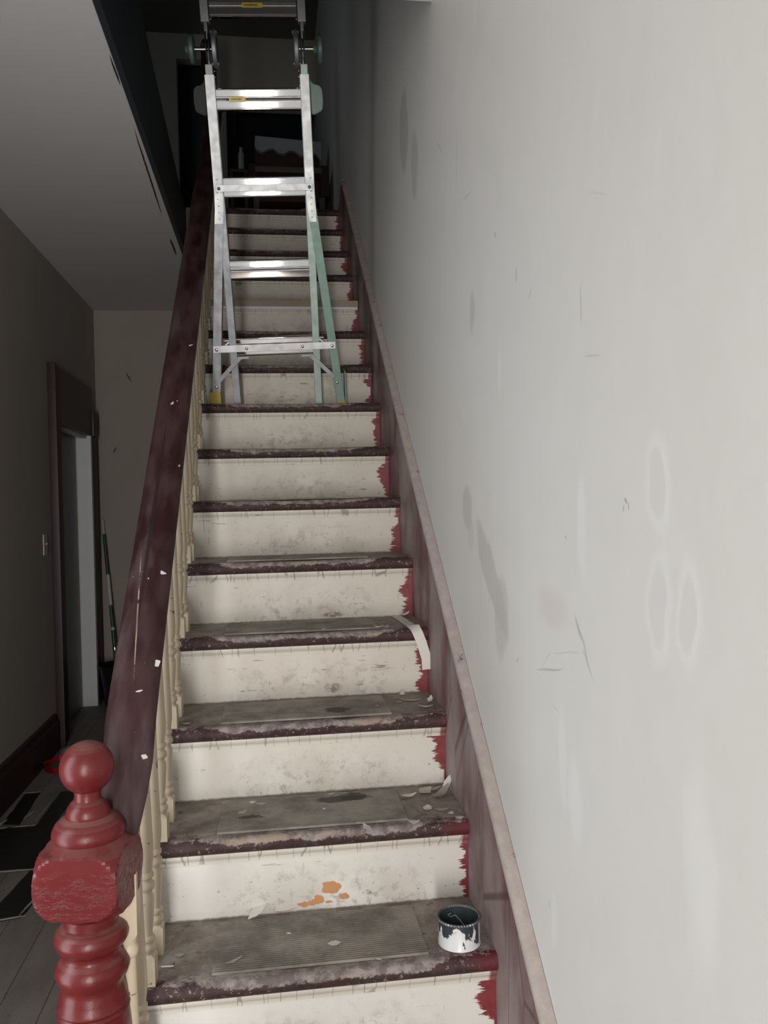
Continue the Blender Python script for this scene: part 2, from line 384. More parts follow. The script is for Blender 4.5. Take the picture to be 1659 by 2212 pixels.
def mat_alu(name, c0, c1, rough=.3, metal=1, dirt=.0):
    k = NT(name, rough, metal); P, X, Y, Z, g = k.pos(); O, ox, oy, oz = k.obj()
    c = k.mix(k.noise(P, 12, 4), c0, c1)
    if dirt: c = k.mix(k.mul(k.step(k.noise(P, 45, 4, .7), .66, .70), dirt), c, (.12, .11, .10))
    k.rough(k.math('ADD', rough*.75, k.math('MULTIPLY', k.noise(P, 30, 3), rough*.5)))
    return k.col(c)

M = {}
M['wall_r'] = mat_wall_right(); M['wall_l'] = mat_wall_left(); M['ceil'] = mat_ceiling()
M['far'] = plain('far_wall_paint', (.30, .255, .225), .7, 0, .06, 3)
M['riser'] = mat_riser(); M['cove'] = mat_cove(); M['tread'] = mat_tread(); M['mat'] = mat_mat()
M['string'] = mat_stringer(); M['bead'] = mat_bead(); M['newel'] = mat_newel(); M['rail'] = mat_rail(); M['bal'] = mat_baluster()
M['floor'] = mat_floor(); M['tar'] = mat_tar()
M['maroon'] = plain('dark_maroon_trim_paint', (.026, .008, .008), .5, 0, .3, 8)
M['brown'] = plain('dark_brown_trim_paint', (.035, .028, .022), .45, 0, .2, 8)
M['black'] = plain('black_plastic', (.012, .012, .013), .4, 0, .2, 8)
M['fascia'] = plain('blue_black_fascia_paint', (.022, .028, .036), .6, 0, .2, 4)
M['updark'] = plain('dark_green_grey_paint', (.16, .165, .14), .8, 0, .1, 3)
M['upwall'] = plain('upper_hall_paint', (.56, .52, .46), .8, 0, .1, 3)
M['white'] = plain('white_trim_paint', (.62, .63, .65), .5, 0, .06, 10)
M['doorp'] = plain('grey_green_door_paint', (.30, .30, .27), .55, 0, .08, 10)
M['alu'] = mat_alu('brushed_aluminium', (.56, .56, .57), (.68, .68, .68), .62, 1, .25)
M['alu_rung'] = mat_alu('polished_aluminium_rung', (.66, .66, .68), (.78, .78, .78), .032, 1, .12)
M['alu_dull'] = mat_alu('dull_grey_aluminium', (.27, .275, .29), (.36, .365, .38), .60, 1)
M['groove'] = mat_alu('dark_rung_groove', (.16, .16, .16), (.24, .24, .24), .4, 1)
M['black'].node_tree.nodes['Principled BSDF'].inputs['Specular IOR Level'].default_value = .12
M['green'] = mat_alu('green_tinted_aluminium', (.15, .235, .185), (.20, .29, .24), .55, .3)
M['alu_shaded'] = mat_alu('shaded_aluminium', (.27, .27, .285), (.38, .38, .395), .6, 1, .2)
M['steel'] = mat_alu('dark_steel', (.10, .10, .11), (.22, .22, .23), .5, 1)
M['lockgreen'] = plain('dark_green_plastic', (.07, .12, .095), .45, 0, .2, 30)
M['chrome'] = mat_alu('bright_bolt_steel', (.75, .75, .75), (.9, .9, .9), .15, 1)
M['yellow'] = plain('yellow_rubber', (.36, .27, .03), .5, 0, .2, 20)
M['label'] = plain('yellow_sticker', (.60, .42, .05), .4, 0, .1, 40)
M['ink'] = plain('black_print', (.02, .02, .02), .5)
M['paper'] = plain('white_paper', (.62, .60, .55), .6, 0, .05, 30)
M['chipw'] = plain('white_paint_flake', (.60, .58, .54), .5, 0, .08, 60)
M['chipg'] = plain('dusty_grey_paint_flake', (.30, .27, .25), .6, 0, .15, 60)
M['chipt'] = plain('tan_paint_flake', (.42, .35, .26), .6, 0, .15, 60)
M['red'] = plain('bright_red_plastic', (.42, .012, .02), .35, 0, .15, 20)
M['greenpole'] = plain('dark_green_handle_paint', (.012, .05, .025), .4, 0, .2, 20)
M['polewhite'] = plain('pale_grey_handle_sleeve', (.42, .42, .38), .5, 0, .1, 20)
M['wood'] = plain('stained_oak', (.08, .065, .05), .6, 0, .3, 20)
M['cloth'] = plain('white_cloth', (.26, .28, .30), .8, 0, .1, 20)
M['darkred'] = plain('dark_red_fabric', (.035, .012, .014), .8, 0, .15, 20)
M['orange'] = plain('rust_orange_leather', (.22, .08, .04), .6, 0, .2, 20)

# ================================================================== SETTING
def struct(name, bm, m, parent=None, smooth=False):
    o = obj(name, bm, m, parent, smooth)
    if not parent: o['kind'] = 'structure'
    return o
# right wall: one long wall up the stair into the upper hall
struct('wall_right', B(XW, XW+.12, -3.75, 9.0, FL-.1, 5.7), M['wall_r'])
# left wall with a doorway, Y 3.93..4.86
DY0, DY1, DZ = 3.95, 4.86, 1.80
bm = bmesh.new()
box(bm, XL-.12, XL, -3.75, DY0, FL-.1, CE+.1); box(bm, XL-.12, XL, DY1, 5.3, FL-.1, CE+.1); box(bm, XL-.12, XL, DY0, DY1, DZ, CE+.1)
struct('wall_left', bm, M['wall_l'])
struct('wall_far', B(XL-.12, -.80, 5.2, 5.3, FL-.1, CE+.1), M['far'])
struct('wall_front', box(box(box(bmesh.new(), XL-.12, -1.76, -3.8, -3.68, FL-.1, CE+.1), -.20, XW+.12, -3.8, -3.68, FL-.1, CE+.1), -1.76, -.20, -3.8, -3.68, 2.4, CE+.1), M['wall_l'])
struct('floor', B(XL-.2, XW+.12, -3.8, 5.3, FL-.12, FL), M['floor'])
# hall ceiling, open above the stair beyond Y = 1
bm = bmesh.new()
prism(bm, [(XL-.12, -3.75), (XW, -3.75), (XW, .70), (-.955, .70), (-.955, 5.2), (XL-.12, 5.2)], 'z', CE, CE+.06)
struct('ceiling', bm, M['ceil'])
# dark fascia along the stairwell opening and the header across it
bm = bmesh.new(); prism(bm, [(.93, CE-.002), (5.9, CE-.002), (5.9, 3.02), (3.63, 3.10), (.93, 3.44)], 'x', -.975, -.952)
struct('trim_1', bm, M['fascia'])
struct('trim_2', B(-.951, XW, .70, .82, 2.68, 3.2), M['ceil'])
# upper floor: landing at the head of the stair and the slab over the lower hall
bm = bmesh.new(); box(bm, -.95, XW, 15*GO+.03, 6.9, UP-.2, UP-.001); box(bm, -3.0, -.976, -3.75, 6.9, CE+.062, UP-.02); box(bm, -.975, XW, -3.75, .699, CE+.062, UP-.02)
struct('floor_upper', bm, M['wood'])
struct('ceiling_upper', B(-3.1, XW+.1, .6, 9, 5.42, 5.5), M['updark'])
struct('wall_upper_left', B(-3.1, -3.0, -3.75, 6.9, UP-.1, 5.45), M['upwall'])
struct('wall_upper_front', box(B(-3.0, XW, .60, .699, UP-.02, 5.45), -.95, XW, .699, 1.035, 3.21, 5.45), M['upwall'])
bm = bmesh.new(); box(bm, -3.0, -1.20, 5.95, 6.05, UP-.1, 5.45); box(bm, -.86, -.78, 5.95, 6.05, UP-.1, 5.45); box(bm, -1.2, -.86, 5.95, 6.05, 5.2, 5.45); box(bm, -.78, XW, 5.95, 6.05, 4.80, 5.45)
struct('wall_upper_back', bm, M['upwall'])
d2 = struct('dark_recess_panel', B(-1.20, -.86, 6.10, 6.14, UP, 5.2), M['fascia'])  # dark panel standing in for the darkness of a recess
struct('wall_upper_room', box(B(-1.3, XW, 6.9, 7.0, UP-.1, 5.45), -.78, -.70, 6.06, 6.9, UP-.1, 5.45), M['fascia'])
# wall closing the outside of the stair (hall side)
bm = bmesh.new(); prism(bm, [(-.02, FL), (5.2, FL), (5.2, CE), (3.62, CE), (-.02, -.17)], 'x', -.805, -.792)
struct('wall_stair_side', bm, M['far'])

# left wall trim: tall dark baseboard, moulded cap
def baseboard(name, y0, y1):
    bm = bmesh.new(); prism(bm, [(XL, FL), (XL+.026, FL), (XL+.026, FL+.17), (XL+.018, FL+.185), (XL+.014, FL+.215), (XL, FL+.225)], 'y', y0, y1)
    return struct(name, bm, M['maroon'])
baseboard('baseboard_left', -3.68, 3.72)
struct('baseboard_far', B(XL+.001, -.80, 5.178, 5.2, FL, FL+.16, bev=.004), M['maroon'])
struct('baseboard_right', B(-.002, XW, -3.68, -.3, FL, FL+.2, bev=.004), M['maroon'])
# door in the left wall
d1 = empty('door_1', (XL, 4.4, FL)); tag(d1, 'grey green door in dark maroon casing with white far jamb', 'door', kind='structure')
d1.location = (0, 0, 0)
obj('door_panel', B(XL-.115, XL-.08, DY0, DY1-.02, FL+.01, DZ, bev=.003), M['doorp'], d1)
bm = bmesh.new()
box(bm, XL, XL+.034, DY0-.17, DY0, FL, DZ+.36, bev=.006); box(bm, XL, XL+.05, DY0-.18, DY0-.155, FL, DZ+.36, bev=.006)
box(bm, XL, XL+.018, DY0-.02, DY0+.012, FL, DZ, bev=.003)
obj('casing', bm, M['maroon'], d1, True)
bm = bmesh.new(); box(bm, XL, XL+.032, DY1+.01, DY1+.17, FL, DZ+.05, bev=.006); box(bm, XL, XL+.045, DY1+.02, DY1+.15, DZ, DZ+.19, bev=.004)
obj('casing', bm, M['maroon'], d1, True)
bm = bmesh.new(); box(bm, XL, XL+.03, DY0-.0, DY1+.09, DZ, DZ+.21, bev=.004); box(bm, XL, XL+.026, DY0, DY1+.06, DZ+.21, DZ+.36, bev=.004)
obj('head_casing', bm, M['brown'], d1)
bm = bmesh.new(); box(bm, XL-.12, XL+.0, DY1-.022, DY1, FL, DZ, bev=.003); box(bm, XL-.02, XL+.028, DY1-.024, DY1+.01, FL, DZ, bev=.003); box(bm, XL-.05, XL-.0, DY0, DY1, DZ-.02, DZ, bev=.002)
jm = obj('door_jamb', bm, M['white'], d1); jm['label'] = 'white painted far jamb'
obj('door_jamb', B(XL-.12, XL, DY0-.001, DY0+.02, FL, DZ, bev=.003), M['maroon'], d1)

# light switch on the left wall
ls = empty('light_switch', (XL, 3.62, 1.05)); tag(ls, 'small pale light switch plate on the dim wall just before the maroon door', 'light switch')
obj('cover_plate', B(0, .006, -.04, .04, -.062, .062, bev=.002), plain('ivory_plastic', (.5, .43, .34), .4), ls)
bm = bmesh.new(); lathe(bm, [(.006, 0), (.004, .018)], 10, M=Matrix.Rotation(math.pi/2.6, 4, 'Y')); obj('toggle', bm, M['polewhite'], ls)

# ================================================================== STAIRCASE
st = empty('staircase', (0, 0, 0))
tag(st, 'straight wooden staircase with worn maroon nosings and scuffed cream risers beside the white wall', 'staircase')
def tread_mesh(depth, nose=True):
    bm = bmesh.new(); nx = 48; X0, X1 = -.79, -.0005
    prof = []
    r = TT/2
    if nose:
        for k in range(9):
            a = -math.pi/2 - math.pi*k/8; prof.append((r*.85 + math.cos(a)*r*.85, r+math.sin(a)*r))
    else: prof = [(NO-.004, 0.004), (NO-.004, TT)]
    prof += [(.05, TT), (.09, TT), (.15, TT), (depth, TT), (depth, 0)]
    rings = []
    for i in range(nx+1):
        x = X0+(X1-X0)*i/nx; u = (x+.38)/.27
        wear = math.exp(-u*u)
        ring = []
        for j, (y, z) in enumerate(prof):
            yy, zz = y, z
            if j < (9 if nose else 2)+1 and z > r:
                q = mnoise.noise(Vector((x*22, y*40, 1)))*.0016
                zz = z - wear*.004*(1 if y < .06 else 0) + q; yy = y + (wear*.003 if y < .02 else 0) + q
            ring.append(bm.verts.new((x, yy, zz)))
        rings.append(ring)
    n = len(prof)
    for a, b in zip(rings, rings[1:]):
        for k in range(n): bm.faces.new([a[k], b[k], b[(k+1) % n], a[(k+1) % n]])
    bm.faces.new(rings[0]); bm.faces.new(rings[-1][::-1])
    bmesh.ops.recalc_face_normals(bm, faces=bm.faces[:]); smooth_by_angle(bm, 50)
    return bm
first = None
M['raw'] = NT('bare_cream_tread_edge', .6).col(srgb(150, 138, 120))
for i in range(0, 15):
    if i == 11:
        o = obj('tread', tread_mesh(GO+NO+.012, False), M['tread'], st, loc=(0, i*GO, i*RISE)); o['label'] = 'tread whose nosing is missing'
    elif first is None: o = first = obj('tread', tread_mesh(GO+NO+.012), M['tread'], st, loc=(0, i*GO, i*RISE))
    else:
        o = first.copy(); C.objects.link(o); o.parent = st; o.location = (0, i*GO, i*RISE)
bm = tread_mesh(.10)
obj('landing_nosing', bm, M['tread'], st, loc=(0, 15*GO, 15*RISE))
rf = None; cf = None
for i in range(0, 16):
    loc = (0, i*GO+NO, (i-1)*RISE+TT-.001)
    if rf is None:
        bm = bmesh.new(); box(bm, -.775, -.0005, 0, .02, 0, RISE-TT+.002); rf = obj('riser', bm, M['riser'], st, loc=loc)
        bm = bmesh.new(); pr = [(0, .0), (0, .026)] + [(-.014, .026), (-.014, .021), (-.0125, .017), (-.009, .0125), (-.005, .008), (-.004, .0035), (-.004, 0)]
        prism(bm, [(y, z) for y, z in pr], 'x', -.770, -.0006)
        cf = obj('cove_moulding', bm, M['cove'], st, loc=(0, i*GO+NO, i*RISE-.026))
    else:
        o = rf.copy(); C.objects.link(o); o.parent = st; o.location = loc
        o = cf.copy(); C.objects.link(o); o.parent = st; o.location = (0, i*GO+NO, i*RISE-.026)
# step without nosing: exposed cream edge and a bright moulding
bm = bmesh.new(); box(bm, -.745, -.001, 11*GO+.004, 11*GO+NO-.004, 11*RISE+.008, 11*RISE+TT, bev=.004)
o = obj('tread_edge', bm, M['raw'], st); o['label'] = 'bare cream edge where the nosing is missing'
bm = bmesh.new(); box(bm, -.745, -.004, 11*GO+.004, 11*GO+NO-.004, 11*RISE-.006, 11*RISE+.008, bev=.003)
o = obj('cove_moulding', bm, M['white'], st); o['label'] = 'bright white moulding strip'
# ribbed rubber mats let into the treads
mats = {}
for i in range(1, 7):
    x0, x1 = -.622, -.150; y0, y1 = .045-0.012+.0, GO+NO-.018
    if 'm' not in mats:
        bm = bmesh.new(); prf = [(y0, -.001)]; nr = 27
        for k in range(nr):
            a = y0+(y1-y0)*k/nr; b = (y1-y0)/nr
            prf += [(a, .0022), (a+b*.18, .0042), (a+b*.55, .0042), (a+b*.72, .0022)]
        prf += [(y1, .0022), (y1, -.001)]
        prism(bm, prf, 'x', x0, x1)
        m = mats['m'] = obj('rubber_mat', bm, M['mat'], st)
    else: m = mats['m'].copy(); C.objects.link(m); m.parent = st
    m.location = (0, i*GO + (.0 if i == 1 else .0), T(i))
# wall stringer with bead on its upper edge
sl = .8266; zt = lambda y: .334 + sl*y
bm = bmesh.new()
prism(bm, [(-.45, FL), (.6, FL), (3.9, 2.72), (3.9, UP), (3.72, UP+.01), (3.66, 3.16), (3.60, 3.20), (3.52, zt(3.45)+.02), (3.45, zt(3.45)), (-.30, zt(-.30)), (-.45, FL+.2)], 'x', 0, XW-.001)
obj('wall_stringer', bm, M['string'], st)
bm = bmesh.new(); sec = [(XW-.001, -.004), (-.006, -.004), (-.0085, .001), (-.0085, .008), (-.005, .0135), (.003, .017), (.012, .018), (XW-.001, .018)]
sweep(bm, [(y, zt(y)) for y in [-.30+.15*k for k in range(0, 26)]], sec)
obj('bead_moulding', bm, M['bead'], st, True)
# outer string (hall side)
bm = bmesh.new(); prism(bm, [(-.02, FL), (.30, FL), (3.9, 2.70), (3.9, UP-.25), (3.7, UP-.2), (-.02, -.01)], 'x', -.790, -.778)
obj('outer_stringer', bm, M['cove'], st)

# ================================================================== BALUSTRADE
br = empty('balustrade', (-.756, 0, 0)); br.location = (0, 0, 0)
tag(br, 'sloping balustrade of cream turned balusters under a wide dark maroon handrail', 'balustrade')
rz = lambda y: .795 + .81*(y-.085)
path = [(.038, .575), (.042, .61), (.052, .655), (.074, .715), (.108, .770)]
path += [(y, rz(y)-.006*math.exp(-(y-.15)*20)) for y in (.15, .2, .28, .36)] + [(y, rz(y)) for y in [.45+.25*k for k in range(13)]] + [(3.60, rz(3.60)), (3.70, rz(3.70))]
hw = .049
sec = [(-.030, -.052), (.030, -.052), (.034, -.042), (.030, -.034), (.040, -.026), (.047, -.018), (hw, -.006), (.045, .004), (.036, .011), (.022, .0155), (.009, .0175), (0, .0165), (-.009, .0175), (-.022, .0155), (-.036, .011), (-.045, .004), (-hw, -.006), (-.047, -.018), (-.040, -.026), (-.030, -.034), (-.034, -.042)]
sec = [(x-.756, h-.010) for x, h in sec]
hr = obj('handrail', sweep(bmesh.new(), path, sec, mod=lambda i, q: ((q[0]+.756)*(.62, .68, .78, .90, .97)[i] - .756 - (.020, .018, .012, .005, .001)[i], q[1]) if i < 5 else q), M['rail'], br, 35); hr['label'] = 'wide dark maroon handrail'
def baluster_mesh(H):
    bm = bmesh.new(); s = .0185
    p = [(.03, 0, s), (.03, .058, s), (.0145, .064), (.0150, .068), (.0185, .072), (.0195, .077), (.0185, .082), (.0150, .086), (.0150, .089), (.0180, .093), (.0180, .098), (.0130, .103),
         (.0125, .108), (.0145, .125), (.0165, .15), (.0180, .175), (.0175, .185), (.0140, .192), (.0145, .197), (.0190, .201), (.0205, .207), (.0190, .213), (.0150, .217), (.0150, .222), (.0185, .226), (.0185, .232), (.0150, .237),
         (.0185, .262), (.0190, .285), (.0175, .33), (.0150, .42), (.0130, H-.20), (.0120, H-.165), (.0160, H-.160), (.0175, H-.152), (.0160, H-.145), (.0130, H-.140), (.0165, H-.128), (.028, H-.115, s), (.028, H, s)]
    lathe(bm, p, 16); return bm
bals = {}
for i in range(0, 15):
    for j, dy in enumerate((.030, .154)):
        if i == 0 and j == 0: continue
        y = i*GO + dy; H = rz(y)-.052-T(i) + .012; key = j
        if key not in bals:
            o = obj('baluster', baluster_mesh(H), M['bal'], br, 35); bals[key] = (o, H)
        else:
            o = bals[key][0].copy(); C.objects.link(o); o.parent = br
        H0 = bals[key][1]; o.scale = (1, 1, H/H0); o.location = (-.755, y, T(i)); o.rotation_euler = (0, 0, random.uniform(-.05, .05))
# nearest baluster standing below the first visible tread
o = bals[1][0].copy(); C.objects.link(o); o.parent = br; o.location = (-.752, .058, -.16); o.scale = (1.0, 1.0, .96)

# newel post
nw = empty('newel_post', (-.812, .03, FL)); tag(nw, 'glossy brick red turned newel post with ball finial at the foot of the handrail', 'newel post')
nz = lambda z: z-FL
def arcp(r0, z0, r1, z1, bulge, n=6):
    out = []
    for k in range(n+1):
        t = k/n; a = math.sin(math.pi*t)*bulge; out.append((r0+(r1-r0)*t + a, z0+(z1-z0)*t))
    return out
bm = bmesh.new(); ball = []
for k in range(17):
    a = -math.pi/2 + .50 + (math.pi-.50)*k/16; ball.append((max(.0005, .0475*math.cos(a)), nz(.785)+.0475*math.sin(a)))
lathe(bm, [(.019, nz(.742))]+ball, 40); obj('ball_finial', bm, M['newel'], nw, 60)
up = [(.0235, nz(.745)), (.0228, nz(.735)), (.0235, nz(.728)), (.030, nz(.722)), (.0345, nz(.716)), (.0375, nz(.709)), (.0375, nz(.704)), (.040, nz(.700))]
up += [(.050, nz(.694)), (.058, nz(.686)), (.0625, nz(.677)), (.064, nz(.668)), (.061, nz(.661)), (.066, nz(.657)), (.073, nz(.651))]
blk = [(.0735+.0305*max(0, 1-abs(t_)**2.2)**.55, nz(.594)-t_*.057, .0735) for t_ in [-1+2*k/28 for k in range(29)]]; blk[0] = (.073, nz(.651), .0735); blk[-1] = (.073, nz(.537), .0735)
lw = [(.066, nz(.533)), (.055, nz(.528)), (.0475, nz(.522)), (.0470, nz(.512)), (.047, nz(.506)), (.054, nz(.502)), (.061, nz(.495)), (.0645, nz(.485)), (.0635, nz(.475)), (.058, nz(.466)), (.0515, nz(.460)), (.0500, nz(.453)), (.0520, nz(.447)), (.058, nz(.441)), (.063, nz(.432)), (.0645, nz(.422)), (.062, nz(.412)), (.0560, nz(.404)), (.0540, nz(.398)), (.0555, nz(.390)), (.058, nz(.378)), (.0595, nz(.365)), (.0625, nz(.361)), (.0600, nz(.356)), (.0635, nz(.351)), (.0605, nz(.346)), (.0625, nz(.33)), (.066, nz(.29)), (.066, nz(.25)), (.060, nz(.21)), (.050, nz(.18)), (.056, nz(.17)), (.050, nz(.16)), (.060, nz(.15)), (.094, nz(.135), .068), (.096, nz(.12), .068), (.096, 0, .068)]
bm = bmesh.new(); lathe(bm, up[::-1], 40); obj('turned_collar', bm, M['newel'], nw, 35)
bm = bmesh.new(); lathe(bm, blk[::-1], 96); o = obj('newel_block', bm, M['newel'], nw, 16); o.rotation_euler = (0, 0, math.radians(-9))
bm = bmesh.new(); lathe(bm, lw[::-1], 40); obj('turned_shaft', bm, M['newel'], nw, 35)
# newel post at the head of the stair
un = empty('newel_post', (-.79, 3.80, UP)); tag(un, 'dark square newel post in the gloom at the head of the staircase', 'newel post')
bm = bmesh.new(); lathe(bm, [(.07, 0, .045), (.07, 1.0, .045), (.04, 1.01), (.05, 1.03), (.04, 1.06), (.001, 1.07)], 24); obj('post_shaft', bm, M['maroon'], un, 35)

# ================================================================== LADDER
ld = empty('folding_ladder', (-.4281, 2.0653, T(8)))
tag(ld, 'aluminium articulated folding ladder with flared feet standing on the middle of the stairs', 'ladder')
_yaw, _lean, _roll = -.0289, .3436, .033
ld.matrix_world = Matrix.Translation((-.4281, 2.0653, T(8))) @ Matrix.Rotation(_yaw, 4, 'Z') @ Matrix.Rotation(_lean, 4, 'X') @ Matrix.Rotation(-_roll, 4, 'Y')
R0, RS = .2551, .3085
def bar(bm, p, q, wd, th, mi=0):   # flat bar between two local points (x, z), facing -y, y offset in p[1]
    a = Vector((p[0], p[1], p[2])); b = Vector((q[0], q[1], q[2])); d = (b-a); L = d.length; d.normalize()
    u = Vector((0, 1, 0)); s = d.cross(u).normalized()
    Mx = Matrix((( s.x, u.x, d.x, a.x), (s.y, u.y, d.y, a.y), (s.z, u.z, d.z, a.z), (0, 0, 0, 1)))
    box(bm, -wd/2, wd/2, -th/2, th/2, 0, L, bev=min(wd, th)*.12, mi=mi, M=Mx)
ZT = 1.262; ZB = .79
def rail_poly(s, zs, xs, wd, y0, y1, mi=0):   # channel following (x, z) points
    bm = bmesh.new(); n = len(zs); rings = []
    for z, x in zip(zs, xs):
        rings.append([bm.verts.new((s*x+dx*wd/2, yy, z)) for dx, yy in ((-1, y0), (1, y0), (1, y1), (-1, y1))])
    for a, b in zip(rings, rings[1:]):
        for k in range(4): bm.faces.new([a[k], a[(k+1) % 4], b[(k+1) % 4], b[k]])
    bm.faces.new(rings[0][::-1]); bm.faces.new(rings[-1])
    bmesh.ops.recalc_face_normals(bm, faces=bm.faces[:])
    bmesh.ops.bevel(bm, geom=[e for e in bm.edges if abs((e.verts[0].co-e.verts[1].co).y) < 1e-5 and e.calc_face_angle(0) > 1.2], offset=.0022, segments=2, affect='EDGES')
    return bm
for s in (-1, 1):
    zs = [ZT, ZB+.05, ZB, ZB-.05, .0]; xs = [.1765, .178, .1805, .1865, .268 if s > 0 else .262]
    nm = obj('flared_side_rail', rail_poly(s, zs[::-1], xs[::-1], .034, -.034, .034), M['alu'], ld)
    if 1:
        # left rail below the bend: shading put into darker metal; right one is pale green
        nm.data.materials.append(M['green'] if s > 0 else M['alu_shaded'])
        bm = bmesh.new(); bm.from_mesh(nm.data)
        bmesh.ops.bisect_plane(bm, geom=bm.verts[:]+bm.edges[:]+bm.faces[:], plane_co=(0, 0, .74), plane_no=(0, 0, 1))
        bmesh.ops.bisect_plane(bm, geom=bm.verts[:]+bm.edges[:]+bm.faces[:], plane_co=(.1955 if s > 0 else 5, 0, 0), plane_no=(1, 0, 0))
        for f in bm.faces:
            c = f.calc_center_median()
            if c.z < .74 or (s > 0 and c.x > .1925): f.material_index = 1
        bm.to_mesh(nm.data); bm.free()
        if s > 0: nm['label'] = 'flared rail with pale green lower half'
    if s < 0:
        b = B(-.262-.022, -.262+.024, -.040, .040, -.004, .075, bev=.004); tag(obj('foot_cap', b, M['yellow'], nm), 'yellow rubber foot')
    else:
        b = B(.268-.017, .268+.017, -.037, .037, -.004, .012, bev=.003); obj('foot_cap', b, M['yellow'], nm)
        bm = bmesh.new(); box(bm, .285, .291, -.030, .045, .0, .14, bev=.002, M=None); obj('foot_plate', bm, M['green'], nm)
    # inner straight rail: one piece from the foot to the hinge
    bm = bmesh.new()
    box(bm, s*.172-.0145, s*.172+.0145, -.026, .026, 0, ZT, bev=.002)
    box(bm, s*.176-.013, s*.176+.013, -.030, .026, ZT-.01, ZT+.035, bev=.002)
    box(bm, s*.172-.007, s*.172+.007, -.012, .012, ZT+.03, ZT+.08, bev=.002)
    obj('inner_side_rail', bm, M['alu_dull'] if s < 0 else mat_alu('pale_green_grey_aluminium', (.28, .35, .32), (.37, .44, .40), .60, .9), ld)
    # upper rail beyond the hinge
    bm = bmesh.new(); box(bm, s*.176-.0145, s*.176+.0145, -.030, .030, 1.435, 2.95, bev=.002)
    obj('upper_side_rail', bm, M['alu_dull'], ld)
    # hinge: two round plates, axle, outer knob
    hz = R0+RS*3+.170; Ry = Matrix.Rotation(math.pi/2, 4, 'Y'); hp = empty('hinge'); hp.parent = ld; hp.location = (0, 0, 0)
    bm = bmesh.new()
    for x0 in (.1685, .1785):
        Mx = Matrix.Translation((s*x0, 0, hz)) @ Ry; lathe(bm, [(.020, -.0025), (.058, -.0022), (.060, 0), (.058, .0022), (.020, .0025)], 36, M=Mx)
    box(bm, s*.172-.006, s*.172+.006, -.018, .018, ZT+.03, hz-.03, bev=.002); box(bm, s*.176-.006, s*.176+.006, -.018, .018, hz+.03, 1.45, bev=.002)
    bpy.data.objects.remove(hp); hp = obj('hinge', bm, M['steel'], ld, 35)
    bm = bmesh.new(); xi = .150; Mx = Matrix.Translation((s*xi, 0, hz)) @ Ry
    lathe(bm, [(.044, -.009), (.060, -.009), (.064, -.006), (.064, .006), (.060, .009), (.044, .009)], 40, M=Mx, cap=False); lathe(bm, [(.045, -.0015), (.045, .0015)], 40, M=Mx)
    for zz in (.052, -.052): lathe(bm, [(.006, -.012), (.006, .012)], 10, M=Matrix.Translation((s*xi, -.02, hz+zz)) @ Ry)
    obj('lock_disc', bm, M['alu_dull'], hp, 35)
    bm = bmesh.new(); lathe(bm, [(.007, -.05), (.007, .045)], 16, M=Matrix.Translation((s*.195, 0, hz)) @ Ry); obj('axle', bm, M['chrome'], hp, 35)
    bm = bmesh.new(); kn = [( .012, -.022), (.018, -.010), (.044, -.008), (.050, -.004), (.050, .008), (.044, .012), (.010, .012)]
    lathe(bm, kn, 14, M=Matrix.Translation((s*.236, 0, hz)) @ Ry); tag(obj('knob', bm, M['lockgreen'], hp, 50), 'round green grey release knob')
    # side lock housing at the third rung
    z3 = R0+RS*3
    bm = bmesh.new(); prism(bm, [(s*.198, z3-.055), (s*.215, z3-.052), (s*.238, z3-.040), (s*.242, z3-.01), (s*.240, z3+.030), (s*.232, z3+.044), (s*.206, z3+.050), (s*.196, z3+.066)], 'y', -.022, .022)
    bmesh.ops.bevel(bm, geom=bm.edges[:], offset=.003, segments=2, affect='EDGES')
    lk = obj('rung_lock', bm, M['lockgreen'] if s > 0 else M['black'], ld)
    # small rivets on the inner faces
    for zz in (1.475, 1.445, 1.275, 1.255, 1.225):
        bm = bmesh.new(); bmesh.ops.create_uvsphere(bm, u_segments=8, v_segments=6, radius=.0032)
        obj('rivet', bm, M['chrome'], ld, True, loc=(s*.1565, -.018, zz))
    # diagonal brace
    bm = bmesh.new(); bar(bm, (s*.145, -.036, R0-.040), (s*.242, -.036, .118), .017, .006)
    box(bm, min(s*.108, s*.15), max(s*.108, s*.15), -.044, -.036, R0-.046, R0-.036, bev=.001)
    obj('diagonal_brace', bm, M['alu_dull'], ld)
    for (x, z) in ((.2375, R0-.004), (.115, R0-.002), (.253, .095)):
        bm = bmesh.new(); bmesh.ops.create_uvsphere(bm, u_segments=12, v_segments=8, radius=.0065)
        for v in bm.verts: v.co.y *= .6
        obj('bolt', bm, M['chrome'], ld, True, loc=(s*x, -.046 if x != .253 else -.036, z))
    bm = bmesh.new(); bmesh.ops.create_uvsphere(bm, u_segments=12, v_segments=8, radius=.0062)
    for v in bm.verts: v.co.y *= .6
    obj('bolt', bm, M['steel'], ld, True, loc=(s*.1745, -.046, R0+RS*2-.004))
    bm = bmesh.new(); box(bm, min(s*.18, s*.205), max(s*.18, s*.205), -.02, .02, R0+.026, R0+.030, bev=.001); bar(bm, (s*.186, -.02, R0+.024), (s*.205, -.02, R0+.008), .006, .02); obj('gusset', bm, M['alu'], ld)
